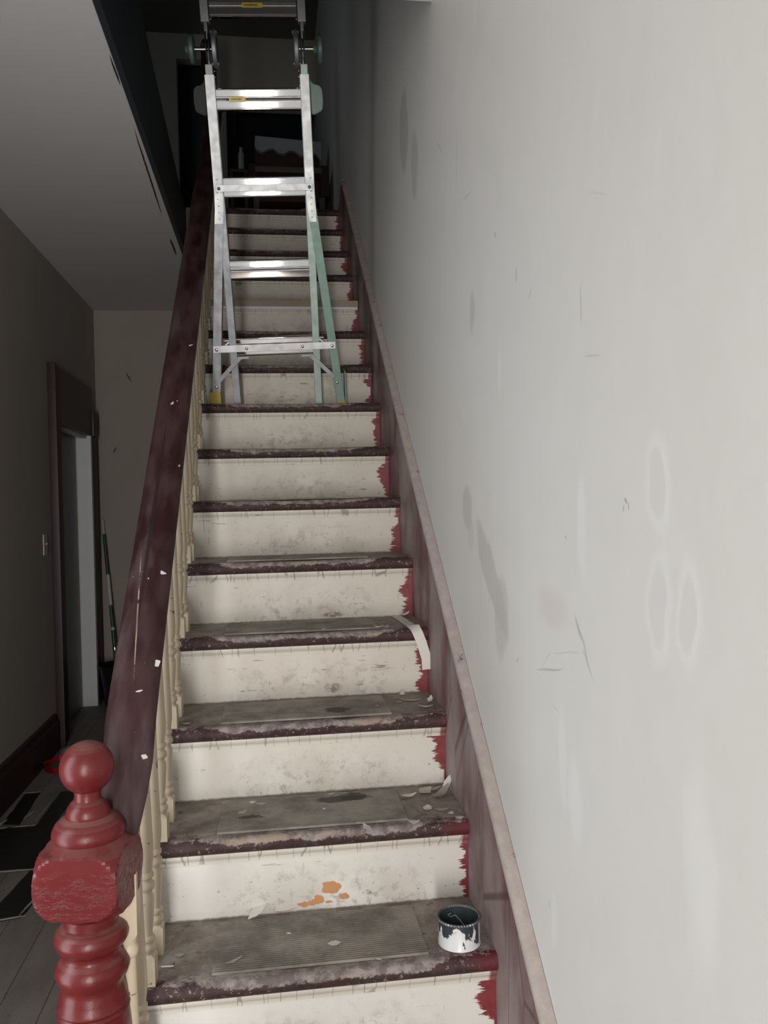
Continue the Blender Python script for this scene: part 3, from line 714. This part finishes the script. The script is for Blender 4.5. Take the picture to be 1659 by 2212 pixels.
def rung(z, wbar=True):
    hwid = .158; bm = bmesh.new()
    h = .0375
    prof = [(.018, -h), (-.020, -h), (-.022, -h+.003), (-.0195, -h+.005), (-.0195, -h+.007), (-.0225, -h+.008), (-.0225, -.0095), (-.0135, -.0085), (-.0135, -.0045), (-.0165, -.0035), (-.0178, 0), (-.0165, .0035), (-.0135, .0045), (-.0135, .0085), (-.0225, .0095), (-.0225, h-.008), (-.0195, h-.007), (-.0195, h-.005), (-.022, h-.003), (-.020, h), (.018, h)]
    prism(bm, [(y, z+q) for y, q in prof], 'x', -hwid, hwid)
    for f in bm.faces:
        c = f.calc_center_median(); q = c.z-z
        if abs(f.normal.x) < .5 and (.0035 < abs(q) < .0095 or .030 < abs(q) < .0325 ): f.material_index = 1
    return obj('rung', bm, [M['alu_rung'], M['groove']], ld)
for k in range(0, 9):
    rg = rung(R0+RS*k)
    if k in (3, 4):
        x0, wl = ((-.068, .062) if k == 3 else (.010, .074))
        lb = obj('warning_label', B(x0-wl/2-.012, x0+wl/2-.012, -.0195, -.0178, R0+RS*k-.0085, R0+RS*k+.0085), M['label'], rg); lb['label'] = 'yellow warning sticker'
        bm = bmesh.new(); x = x0-wl/2-.004
        while x < x0+wl/2-.03:
            wd = random.choice((.002, .003, .0035)); box(bm, x, x+wd, -.0199, -.0195, R0+RS*k-.002, R0+RS*k+.003); x += wd+.0014
        obj('printed_text', bm, M['ink'], lb)
bm = bmesh.new(); box(bm, -.187, .187, -.043, -.037, R0+RS*2-.0165, R0+RS*2+.0095, bev=.0015); obj('cross_plate', bm, M['alu'], ld)
bm = bmesh.new(); box(bm, -.252, .252, -.043, -.036, R0-.017, R0+.012, bev=.0015); obj('cross_bar', bm, M['alu'], ld)
# black length marks on the rails
for s in (-1, 1):
    for k in range(7):
        z = ZB+.11-.024*k; x = s*.181; wd = random.uniform(.004, .009)
        obj('measuring_mark', B(x-.004, x-.004+wd, -.0352, -.034, z, z+.0022), M['ink'], ld)

# ================================================================== LOOSE THINGS ON THE STAIRS
def tz(i): return T(i)
# paint can
pc = empty('paint_can', (-.072, .318, tz(1))); tag(pc, 'small white cut-down tin smeared with dark blue grey paint on the lowest tread', 'paint can')
kc = NT('white_tin_with_dark_drips', .3, 0, .5); P, X, Y, Z, g = kc.pos(); O, ox, oy, oz = kc.obj()
dr = kc.math('ADD', kc.noise(O, 38, 4, .6, dist=.6, mul=(1, 1, .6)), kc.math('MULTIPLY', kc.math('SUBTRACT', oz, .031), 4.0))
kc.col(kc.mix(kc.mul(kc.step(dr, .53, .545), kc.step(ox, .042, .036)), (.68, .69, .70), (.035, .045, .052)))
kd = plain('dark_blue_grey_paint_residue', (.045, .06, .066), .45, 0, .5, 40)
bm = bmesh.new(); r = .0485; h = .060
lathe(bm, [(r-.002, 0), (r, .001), (r, .003), (r-.001, .005), (r-.001, h-.004), (r+.0015, h-.002)], 48, cap=False)
obj('can_body', bm, kc.m, pc, 30)
bm = bmesh.new(); lathe(bm, [(r-.0035, h-.001), (r-.0035, .004), (.001, .0035)], 48, cap=False)
for f in bm.faces: f.normal_flip()
obj('dried_paint', bm, kd, pc, 30)
bm = bmesh.new(); n = 96
t = bmesh.new(); rings = []
for rr, zz in ((r+.0022, h-.0035), (r+.003, h-.001), (r+.0015, h+.0015), (r-.002, h+.0015), (r-.0042, h-.001), (r-.0035, h-.0035)):
    ring = []
    for i in range(n):
        a = 2*math.pi*i/n; q = rr + (.0009 if i % 2 else -.0006); ring.append(t.verts.new((q*math.cos(a), q*math.sin(a), zz + (.0006 if i % 2 else 0))))
    rings.append(ring)
for a, b in zip(rings, rings[1:]):
    for i in range(n): t.faces.new([a[i], a[(i+1) % n], b[(i+1) % n], b[i]])
join(bm, t); obj('can_rim', bm, mat_alu('grey_crimped_rim', (.12, .13, .14), (.35, .37, .38), .35, .8), pc)
bm = bmesh.new(); tube(bm, [(-.012, .030, .052), (-.018, .034, .047), (-.012, .037, .040), (.0, .035, .044), (.010, .026, .034), (.020, .014, .022), (.026, .0, .006)], .0009, 6); obj('wire_scrap', bm, M['polewhite'], pc)
tag(bpy.data.objects['wire_scrap'], 'pale bent wire')

# flakes
def flake_mesh(L, W_, curl=0.0, lift=0.0, seed=0, th=.0007):
    rnd = random.Random(seed); n = 9; bm = bmesh.new(); top = []; nx = 8; W_ = W_*1.35; curl *= .75
    up_, dn = [], []
    for i in range(nx+1):
        u = -1+2*i/nx; wv = (1-abs(u)**1.7)*.9+.08
        up_.append((u*L/2, W_/2*wv*rnd.uniform(.7, 1.1))); dn.append((u*L/2, -W_/2*wv*rnd.uniform(.7, 1.1)))
    grid = []
    for (xu, yu), (xd, yd) in zip(up_, dn):
        row = []
        for j in range(4):
            t_ = j/3; x = xd+(xu-xd)*t_; y = yd+(yu-yd)*t_
            z = .0008 + curl*((x/(L/2))**2)*L*.35 + lift*(x+L/2) + abs(curl)*((y/(W_/2+1e-5))**2)*W_*.15
            row.append((x, y, z))
        grid.append(row)
    for off in (0, th):
        for row in grid: top.append([bm.verts.new((x, y, z+off)) for x, y, z in row])
    a, b = top[:nx+1], top[nx+1:]
    for i in range(nx):
        for j in range(3):
            bm.faces.new([a[i][j], a[i][j+1], a[i+1][j+1], a[i+1][j]]); bm.faces.new([b[i][j], b[i+1][j], b[i+1][j+1], b[i][j+1]])
    for i in range(nx):
        bm.faces.new([a[i][0], a[i+1][0], b[i+1][0], b[i][0]]); bm.faces.new([a[i][3], b[i][3], b[i+1][3], a[i+1][3]])
    for j in range(3):
        bm.faces.new([a[0][j], b[0][j], b[0][j+1], a[0][j+1]]); bm.faces.new([a[nx][j], a[nx][j+1], b[nx][j+1], b[nx][j]])
    bmesh.ops.recalc_face_normals(bm, faces=bm.faces[:])
    return bm
FN = [0]
def flake(loc, L, W_, rz_=0, mat='chipw', curl=0, lift=0, label='', group=None, rx=0, ry=0):
    FN[0] += 1
    o = obj('paint_flake', flake_mesh(L, W_, curl, lift, FN[0]), M[mat], None, 60, loc=loc); o.rotation_euler = (rx, ry, rz_)
    tag(o, label, 'paint flake', group); return o
g1, g2, g3 = 'paint flakes on the lowest tread', 'paint flakes on the second tread', 'paint flakes on the third tread'
z1 = tz(1)+.0032; z2 = tz(2)+.0032; z3_ = tz(3)+.0032
flake((-.354, .354, z1+.001), .030, .018, .1, 'chipw', .1, 0, 'bright white oblong paint flake in the middle of the ribbed mat nearest the camera', g1)
flake((-.528, .512, tz(1)+.006), .062, .026, .75, 'chipw', .2, .42, 'largest white paint flake propped against the riser behind the nearest ribbed mat', g1)
flake((-.470, .530, tz(1)+.004), .085, .022, -.1, 'chipt', .5, 0, 'long curled cream paint strip beside the largest flake at the riser foot', g1)
flake((-.578, .322, z1), .042, .008, .6, 'chipg', .35, 0, 'thin curled grey flake at the left of the nearest ribbed mat', g1)
flake((-.455, .418, z1), .006, .010, 1.2, 'chipw', .3, 0, 'tiny white chip high in the middle of the nearest ribbed mat', g1)
flake((-.282, .300, z1), .016, .010, .2, 'chipg', .6, 0, 'small curled grey flake right of centre on the nearest ribbed mat', g1)
flake((-.262, .030+GO, tz(1)+.001), .014, .007, -.5, 'chipw', .2, 0, 'small white chip on the worn nosing of the lowest tread', g1)
flake((-.700, .372, tz(1)+.001), .022, .012, .1, 'chipg', .2, 0, 'dusty grey crumb beside the cream baluster foot on the lowest tread', g1)
flake((-.541, .723, z2), .018, .013, .3, 'chipw', .1, 0, 'round white flake at the back left of the second ribbed mat', g2)
flake((-.518, .706, z2), .030, .010, -.2, 'chipt', .2, 0, 'crumbled tan flake just right of the round white one on the second mat', g2)
flake((-.565, .654, z2), .028, .014, .6, 'chipt', .15, 0, 'leaf-shaped tan flake at the left of the second ribbed mat', g2)
flake((-.259, .488, tz(2)+.004), .044, .014, 1.9, 'chipw', .3, 0, 'tall thin white flake lying over the front edge of the second tread', g2)
flake((-.327, .745, z2), .018, .004, .2, 'chipw', .1, 0, 'thin white sliver at the back of the second ribbed mat', g2)
flake((-.122, .686, z2), .046, .018, .2, 'chipw', .5, 0, 'curled white flake at the right edge of the second ribbed mat', g2)
flake((-.072, .708, tz(2)+.002), .040, .032, .5, 'chipt', .3, .2, 'broad tan flake in the heap at the wall end of the second tread', g2)
flake((-.035, .672, tz(2)+.004), .075, .024, .8, 'chipg', .5, .15, 'largest dusty grey curl in the heap at the wall end of the second tread', g2)
flake((-.046, .718, tz(2)+.002), .040, .018, -.2, 'chipg', .4, .2, 'grey curl behind the largest one at the wall end of the second tread', g2)
flake((-.014, .700, tz(2)+.006), .044, .018, .9, 'chipw', .4, .7, 'upright white curl leaning on the wall stringer at the second tread', g2)
flake((-.089, .590, tz(2)+.001), .028, .022, 1.3, 'chipw', .3, .1, 'triangular white flake in front of the heap on the second tread', g2)
flake((-.055, .575, tz(2)+.001), .034, .010, -.2, 'chipt', .4, 0, 'thin tan curl beside the triangular flake on the second tread', g2)
flake((-.036, .546, tz(2)+.001), .018, .014, 1.1, 'chipw', .4, 0, 'small white curl nearer the wall stringer on the second tread', g2)
flake((-.022, .512, tz(2)+.001), .022, .013, -.3, 'chipw', .5, 0, 'white curl at the front right corner of the second tread', g2)
flake((-.140, .500, z2), .030, .018, -.2, 'chipw', .7, 0, 'ring-like white curl at the front right corner of the second mat', g2)
flake((-.354, .637, z2), .008, .006, 0, 'chipw', .1, 0, 'tiny white speck mid second mat beside the dark stain', g2)
flake((-.088, .985, tz(3)+.002), .024, .014, 1.2, 'chipw', .5, .3, 'curled white flake at the back of the third tread right of the mat', g3)
flake((-.074, .915, tz(3)+.001), .065, .016, -.35, 'chipt', .4, 0, 'long tan curl at the right of the third tread', g3)
flake((-.022, .875, tz(3)+.003), .030, .013, 1.1, 'chipw', .6, .4, 'upright white curl next to the wall stringer on the third tread', g3)
flake((-.043, .830, tz(3)+.001), .042, .012, -.25, 'chipw', .5, 0, 'flat white curl in front of the upright one on the third tread', g3)
flake((-.108, .900, tz(3)+.001), .016, .010, .2, 'chipt', .3, 0, 'tan crumb left of the long tan curl on the third tread', g3)
flake((-.180, .866, z3_), .006, .005, 0, 'chipw', .1, 0, 'tiny white speck on the right of the third mat', g3)
flake((-.043, .745, tz(3)+.001), .010, .007, .4, 'chipw', .2, 0, 'small white chip at the front right of the third tread', g3)
flake((-.716, .794, tz(3)+.001), .022, .013, .1, 'chipw', .3, 0, 'pale flake beside the balusters on the third tread', g3)
g4 = 'paint flakes on the fourth tread'
flake((-.127, 1.017, tz(4)+.001), .018, .016, 1.0, 'chipg', .6, .2, 'small grey curl on the fourth tread left of the long paper strip', g4)
flake((-.150, 1.028, z3_+RISE), .030, .006, -.3, 'chipw', .5, 0, 'thin squiggle of white paint on the fourth tread', g4)
flake((-.320, 1.030, z3_+RISE), .014, .005, .1, 'chipw', .1, 0, 'short white dash on the fourth mat', g4)
flake((-.035, 1.235, tz(4)+.004), .038, .026, .3, 'chipw', .9, .2, 'loosely rolled white curl at the back of the fourth tread by the stringer', g4)
flake((-.084, 2.0, tz(7)+.001), .016, .010, .3, 'chipg', .4, .3, 'small grey curl at the back right of the seventh tread')
# flakes and gouges on the handrail
ra = math.atan(.81)
gr = 'white paint specks on the handrail'
for (x, y, L, W_, rzz, mt, lab) in ((-.748, 1.382, .034, .014, 1.5, 'chipt', 'tan gouged patch high on the dark handrail'), (-.727, 1.308, .024, .006, .5, 'chipw', 'curved white flake near the tan patch on the handrail'),
        (-.753, 1.024, .034, .009, .8, 'chipw', 'slanting white flake midway up the handrail'), (-.720, .788, .014, .008, .3, 'chipw', 'small white flake at the right edge of the handrail below the slanting one'),
        (-.727, .455, .024, .009, -.4, 'chipw', 'white splash at the right of the lower handrail'), (-.752, .437, .009, .006, 0, 'chipw', 'round white dot beside the splash on the lower handrail'),
        (-.718, .250, .022, .018, .5, 'chipw', 'lumpy white splatter above the newel post on the handrail'), (-.718, .075, .014, .009, -.5, 'chipw', 'white square chip on the handrail nearest the newel post'),
        (-.742, .187, .014, .004, .2, 'chipw', 'tiny white tick on the lower handrail')):
    hh = rz(y) + .0073 - abs(x+.756)*.14*(1 if abs(x+.756) < .03 else 2.0)
    flake((x, y, hh), L, W_, rzz, mt, .05, 0, lab, gr, rx=0).rotation_euler = (Matrix.Rotation(ra, 3, 'X') @ Matrix.Rotation(rzz, 3, 'Z')).to_euler()

# long paper strip hanging over the fourth nosing
bm = bmesh.new(); pts = [(-.058, 1.262, tz(4)+.003), (-.054, 1.18, tz(4)+.0035), (-.052, 1.10, tz(4)+.0035), (-.048, 1.03, tz(4)+.004), (-.042, .995, tz(4)+.003), (-.036, .978, tz(4)-.012), (-.026, .972, tz(4)-.04), (-.012, .970, tz(4)-.09), (.004-.014, .972, tz(4)-.125)]
hwid = .0155; L_, R_ = [], []
for k, p in enumerate(pts):
    a = Vector(pts[max(k-1, 0)]); b = Vector(pts[min(k+1, len(pts)-1)]); d = (b-a).normalized(); sd = d.cross(Vector((0, -.6, .8))).normalized() if k < 4 else d.cross(Vector((0, -1, .1))).normalized()
    L_.append(bm.verts.new(Vector(p)+sd*hwid)); R_.append(bm.verts.new(Vector(p)-sd*hwid))
for k in range(len(pts)-1): bm.faces.new([L_[k], R_[k], R_[k+1], L_[k+1]])
bmesh.ops.recalc_face_normals(bm, faces=bm.faces[:])
bmesh.ops.solidify(bm, geom=bm.faces[:], thickness=.0006)
tag(obj('paper_strip', bm, M['paper'], None, 60), 'long white paper strip draped over the edge of the fourth tread by the stringer', 'paper strip')
# nail
nl = empty('nail', (-.722, .326, tz(1)+.004)); tag(nl, 'bent pale nail with dark head lying beside the lowest cream baluster foot', 'nail')
bm = bmesh.new(); tube(bm, [(-.012, .002, 0), (.014, 0, 0)], .0018, 8); obj('shank', bm, M['polewhite'], nl)
bm = bmesh.new(); lathe(bm, [(.006, -.001), (.006, .001)], 12, M=Matrix.Translation((.015, 0, .001)) @ Matrix.Rotation(math.pi/2, 4, 'Y')); obj('nail_head', bm, M['steel'], nl)

# ================================================================== LOWER HALL
def patch(name, pts, label):
    bm = bmesh.new(); rnd = random.Random(len(pts)*7+int(abs(pts[0][1])*100)); out = []
    for k, p in enumerate(pts):
        q = pts[(k+1) % len(pts)]; m = max(2, int(math.dist(p, q)/.04))
        for j in range(m):
            t_ = j/m; out.append((p[0]+(q[0]-p[0])*t_+rnd.uniform(-.003, .003), p[1]+(q[1]-p[1])*t_+rnd.uniform(-.003, .003)))
    prism(bm, out, 'z', FL, FL+.003)
    o = obj(name, bm, M['tar']); tag(o, label, 'floor patch', 'black adhesive patches on the hall floor'); return o
patch('floor_patch', [(-1.745, 2.52), (-1.665, 2.50), (-1.69, 2.94), (-1.765, 2.94)], 'narrow black adhesive strip on the hall floor nearest the baseboard')
patch('floor_patch', [(-1.585, 2.46), (-1.50, 2.46), (-1.50, 2.93), (-1.585, 2.93), (-1.588, 2.70)], 'black adhesive strip on the hall floor behind the red ball finial')
patch('floor_patch', [(-1.78, 1.985), (-1.33, 1.985), (-1.33, 2.455), (-1.78, 2.47)], 'large black adhesive square on the hall floor left of the newel post')
patch('floor_patch', [(-1.52, 1.55), (-1.395, 1.575), (-1.36, 1.80), (-1.33, 1.98), (-1.475, 1.98)], 'greyish black adhesive patch nearest the camera on the hall floor')
def smear(y, x, L, W_, a, lab):
    bm = flake_mesh(L, W_, 0, 0, int(abs(x*100))); o = obj('plaster_smear', bm, M['chipg' if 'grey' in lab else 'polewhite'], loc=(x, y, FL+.003)); o.rotation_euler = (0, 0, a); tag(o, lab, 'smear', 'pale lines along the black floor patches')
smear(2.945, -1.73, .09, .008, .0, 'thin white line at the top end of the narrow black floor strip')
smear(2.66, -1.598, .36, .009, 1.56, 'grey line between the two black floor strips')
smear(2.475, -1.64, .10, .010, .05, 'short white line joining the two black floor strips')
smear(2.62, -1.655, .12, .02, 1.4, 'grey smear against the narrow black floor strip')
smear(2.50, -1.765, .16, .018, 1.25, 'pale streak beside the baseboard at the black floor strip')
smear(1.985, -1.56, .30, .012, .0, 'white line along the front of the large black floor square')
smear(1.575, -1.44, .12, .010, .2, 'white line along the front of the nearest floor patch')
smear(1.72, -1.385, .28, .010, 1.42, 'grey line along the right of the nearest floor patch')
smear(2.47, -1.735, .05, .008, .1, 'white dash at the corner of the large black floor square')

# red plastic piece with crumpled clear film by the door casing
rt = empty('red_tape_loop', (-1.695, 3.33, FL)); tag(rt, 'bright red curled strap lying on the floor behind the ball finial', 'strap')
bm = bmesh.new(); n = 28; ra_, rb = .072, .052; ring = []
for k in range(n+1):
    a = .5 + (2*math.pi-.9)*k/n; x = ra_*math.cos(a); y = rb*1.5*math.sin(a); h0 = .0; h1 = .034+.012*math.sin(a*2)
    ring.append((bm.verts.new((x, y, h0+.012*(1+math.sin(a)))), bm.verts.new((x*1.12, y*1.08, h0+.012*(1+math.sin(a))+h1))))
for a, b in zip(ring, ring[1:]): bm.faces.new([a[0], b[0], b[1], a[1]])
bmesh.ops.solidify(bm, geom=bm.faces[:], thickness=.003); obj('strap_band', bm, M['red'], rt, 60)
kf = NT('clear_crumpled_film', .12, 0, .5); kf.b.inputs['Transmission Weight'].default_value = .85; kf.b.inputs['IOR'].default_value = 1.3
kf.bump(kf.noise(kf.pos()[0], 40, 2), .8, .01); kf.col((.7, .72, .7))
bm = bmesh.new(); bmesh.ops.create_icosphere(bm, subdivisions=3, radius=.055)
for v in bm.verts:
    q = 1+.35*mnoise.noise(v.co*28); v.co *= q; v.co.z = max(v.co.z*.8, -.043)
bm2 = obj('clear_film', bm, kf.m, None, 20, loc=(-1.655, 3.47, FL+.044)); tag(bm2, 'crumpled clear plastic film on the floor behind the red strap', 'plastic film')
# long green handled pole leaning in the far corner
a = Vector((-1.775, 5.165, 1.15)); b = Vector((-1.655, 4.98, -.15))
pl = empty('broom_handle', (0, 0, 0)); tag(pl, 'long dark green broom handle with pale sleeve leaning in the far hall corner', 'broom')
def seg(t0, t1, r, mt, nm):
    bm = bmesh.new(); tube(bm, [a.lerp(b, t0), a.lerp(b, t1)], r, 12); o = obj(nm, bm, M[mt], pl, 40); return o
seg(-.02, .07, .009, 'polewhite', 'handle_tip'); seg(.07, .31, .0125, 'greenpole', 'handle_section'); seg(.31, .49, .0145, 'polewhite', 'pale_sleeve'); seg(.49, .62, .013, 'greenpole', 'handle_section')
seg(.62, .635, .015, 'polewhite', 'collar'); seg(.635, 1.0, .015, 'greenpole', 'handle_section'); seg(.735, .75, .017, 'chrome', 'collar')
# black bin beneath it
bk = empty('bucket', (-1.60, 4.86, FL)); tag(bk, 'black plastic bucket on the floor in the far hall corner', 'bucket')
bm = bmesh.new(); lathe(bm, [(.13, 0), (.17, .30), (.165, .30), (.126, .01)], 36); obj('bucket_body', bm, M['black'], bk, 30)
bm = bmesh.new(); lathe(bm, [(.166, .292), (.176, .292), (.178, .302), (.166, .304)], 36, cap=False); obj('bucket_rim', bm, M['black'], bk, 30)
# scuffs on the far wall
for (x, z, L, W_, a, lab) in ((-1.556, 2.287, .085, .012, 1.05, 'dark curved scuff high on the far hall wall'), (-1.677, 1.714, .055, .012, -1.1, 'short dark scuff lower on the far hall wall')):
    bm = flake_mesh(L, W_, 0, 0, 5); o = obj('wall_scuff', bm, M['wood'], loc=(x, 5.1995, z)); o.rotation_euler = (Matrix.Rotation(math.pi/2, 3, 'X') @ Matrix.Rotation(-a, 3, 'Z')).to_euler(); tag(o, lab, 'scuff mark')

# ================================================================== UPPER LANDING CLUTTER
ch = empty('armchair', (-.29, 4.55, UP)); tag(ch, 'dark red armchair in the gloom on the landing behind the ladder', 'armchair')
obj('backrest', B(-.24, .24, .10, .24, .38, .80, bev=.03), M['darkred'], ch); obj('seat', B(-.24, .24, -.22, .12, .26, .42, bev=.03), M['darkred'], ch)
obj('front_rail', B(-.24, .24, -.24, -.20, .46, .50, bev=.008), M['wood'], ch)
for sx in (-1, 1):
    obj('armrest', B(sx*.25-.03, sx*.25+.03, -.24, .22, .30, .52, bev=.015), M['darkred'], ch)
    for yy in (-.2, .2): obj('leg', B(sx*.23-.02, sx*.23+.02, yy-.02, yy+.02, 0, .30, bev=.004), M['wood'], ch)
bm = bmesh.new(); outl = [(-.23, .84), (.25, .81), (.25, .67)]
for k in range(12): outl.append((.22-.04*k, .715+.02*math.sin(k*1.7)+.010*(k/4)))
outl += [(-.235, .77)]
prism(bm, outl, 'y', 4.55+.060, 4.55+.098)
for v in bm.verts: v.co.x -= .29; v.co.z += UP
tag(obj('cloth', bm, M['cloth']), 'ragged white cloth hanging over the back of the dark armchair', 'cloth')
bt = empty('bottle', (-.62, 4.42, UP+.50)); tag(bt, 'pale slim bottle on the dark stand left of the armchair', 'bottle')
bm = bmesh.new(); lathe(bm, [(.018, 0), (.020, .01), (.020, .12), (.012, .14), (.012, .165), (.001, .17)], 16); obj('bottle_body', bm, M['cloth'], bt, 30)
sd = empty('stand', (-.635, 4.45, UP)); tag(sd, 'small dark stand on the landing left of the armchair', 'stand')
obj('stand_top', B(-.07, .06, -.08, .08, .48, .50, bev=.004), M['brown'], sd)
for sx in (-.055, .045):
    for sy in (-.065, .065): obj('leg', B(sx-.01, sx+.01, sy-.01, sy+.01, 0, .48), M['brown'], sd)
bm = bmesh.new(); bmesh.ops.create_uvsphere(bm, u_segments=20, v_segments=12, radius=.1)
for v in bm.verts: v.co.x *= 1.2; v.co.y *= .7; v.co.z *= .62; v.co *= 1+.08*mnoise.noise(v.co*20)
tag(obj('bundle', bm, M['cloth'], None, True, loc=(-.16, 4.05, UP+.055)), 'pale rolled bundle on the landing floor at the stair head', 'bundle')
bm = bmesh.new(); box(bm, -.08, .08, -.05, .05, 0, .09, bev=.03)
tag(obj('shoe', bm, M['orange'], None, True, loc=(-.36, 4.05, UP)), 'rust brown lump of leather beside the pale bundle at the stair head', 'leather scrap')
